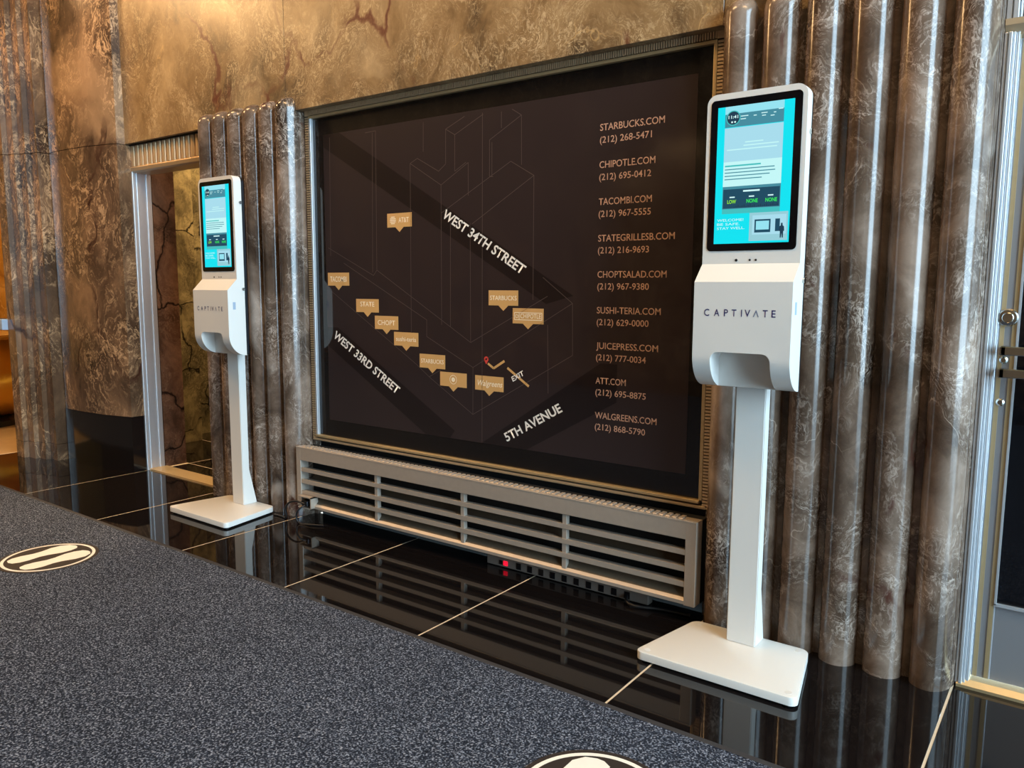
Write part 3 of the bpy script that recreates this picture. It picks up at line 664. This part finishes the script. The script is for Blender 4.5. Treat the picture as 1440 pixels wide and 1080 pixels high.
    patch(.82, .83, .88, .92, 'scr_dark', 3, 'photo_door'); 
    fg = [(.895, .862), (.915, .862), (.918, .880), (.935, .888), (.940, .918), (.928, .922), (.926, .968), (.912, .968), (.906, .935), (.900, .968), (.886, .968), (.884, .922), (.872, .915), (.876, .888), (.893, .880)]
    quad('photo_figure', [(px(u, v)[0], Y(2.5726)-.0008, px(u, v)[1]) for u, v in fg], 'scr_ink', dp)
    return k
kiosk(-.926, 2.565, 0, 'taller white sanitizer kiosk with lit cyan screen in front of the right reeded pilaster', True)
kiosk(-3.925, 2.572, -.046, 'far white sanitizer kiosk with lit cyan screen beside the open doorway', False)

# ================================================================== MAT AND FLOOR DECALS
mat_o = empty('entrance_mat', (-3, 0, 0)); tag(mat_o, 'dark slate blue woven entrance mat covering the black floor', 'mat')
obj('pile', box((-9, -3, .001), (5.8, 2.022, .010)), 'carpet', mat_o)
obj('edging', box((-9, 2.022, .001), (5.8, 2.047, .008), bev=.002), 'rubber', mat_o)
def sole(s):
    half = [(0, -.118), (.018, -.112), (.028, -.09), (.030, -.06), (.024, -.02), (.026, .01), (.036, .05), (.036, .085), (.024, .112), (.006, .122)]
    inner = [(-.006, .122), (-.020, .112), (-.028, .085), (-.028, .05), (-.018, .01), (-.016, -.02), (-.022, -.06), (-.022, -.09), (-.014, -.112)]
    return [(s*x, y) for x, y in half+inner]
for (x, y, lab) in ((-3.915, 1.605, 'round black floor decal with two white shoe soles, nearer the far kiosk'), (-.930, 1.615, 'round black floor decal with white shoe soles, cut by the bottom of the picture')):
    d = empty('floor_decal', (x, y, .010)); tag(d, lab, 'floor decal', 'footprint decals on the mat')
    obj('disc', cyl((0, 0, .0008), .212, .0016, 'z', 72), 'decal_black', d)
    n = 72; bm = bmesh.new(); A = [bm.verts.new((.183*math.cos(2*math.pi*i/n), .183*math.sin(2*math.pi*i/n), .0020)) for i in range(n)]; B = [bm.verts.new((.197*math.cos(2*math.pi*i/n), .197*math.sin(2*math.pi*i/n), .0020)) for i in range(n)]
    for i in range(n): bm.faces.new((A[i], A[(i+1) % n], B[(i+1) % n], B[i]))
    obj('ring', bm, 'decal_white', d)
    for s in (-1, 1):
        me = bpy.data.meshes.new('shoe_sole'); P = [(px*1.75+s*.064, py*1.28, .0020) for px, py in sole(s)]; me.from_pydata(P, [], [tuple(range(len(P)))]); me.update()
        link('shoe_sole', me, 'decal_white', d)

# ================================================================== LOBBY BEYOND THE FAR LEFT
u = tag(obj('brass_urn', lathe([(.36, .10), (.40, .12), (.50, .25), (.56, .42), (.56, .52), (.50, .70), (.42, .80), (.44, .82), (.44, .84), (.40, .85), (.05, .86)], (-8.35, 2.86, 0), 48), 'brass', smooth=True), 'rounded brass urn glimpsed past the far left pilaster', 'urn')
tag(obj('urn_stand', lathe([(.40, 0), (.40, .05), (.34, .098)], (-8.35, 2.86, 0), 40), 'dark_steel'), 'dark round stand under the brass urn', 'stand')
rd = empty('wall_reader', (-6.60, 2.50, 1.0)); tag(rd, 'small pale blue-grey reader box on the edge of the far left pilaster', 'reader')
obj('box', box((-.03, -.03, -.04), (.06, .05, .04), bev=.004), 'reader_grey', rd); obj('bracket', box((-.06, -.01, .03), (.0, .03, .045)), 'dark_steel', rd)
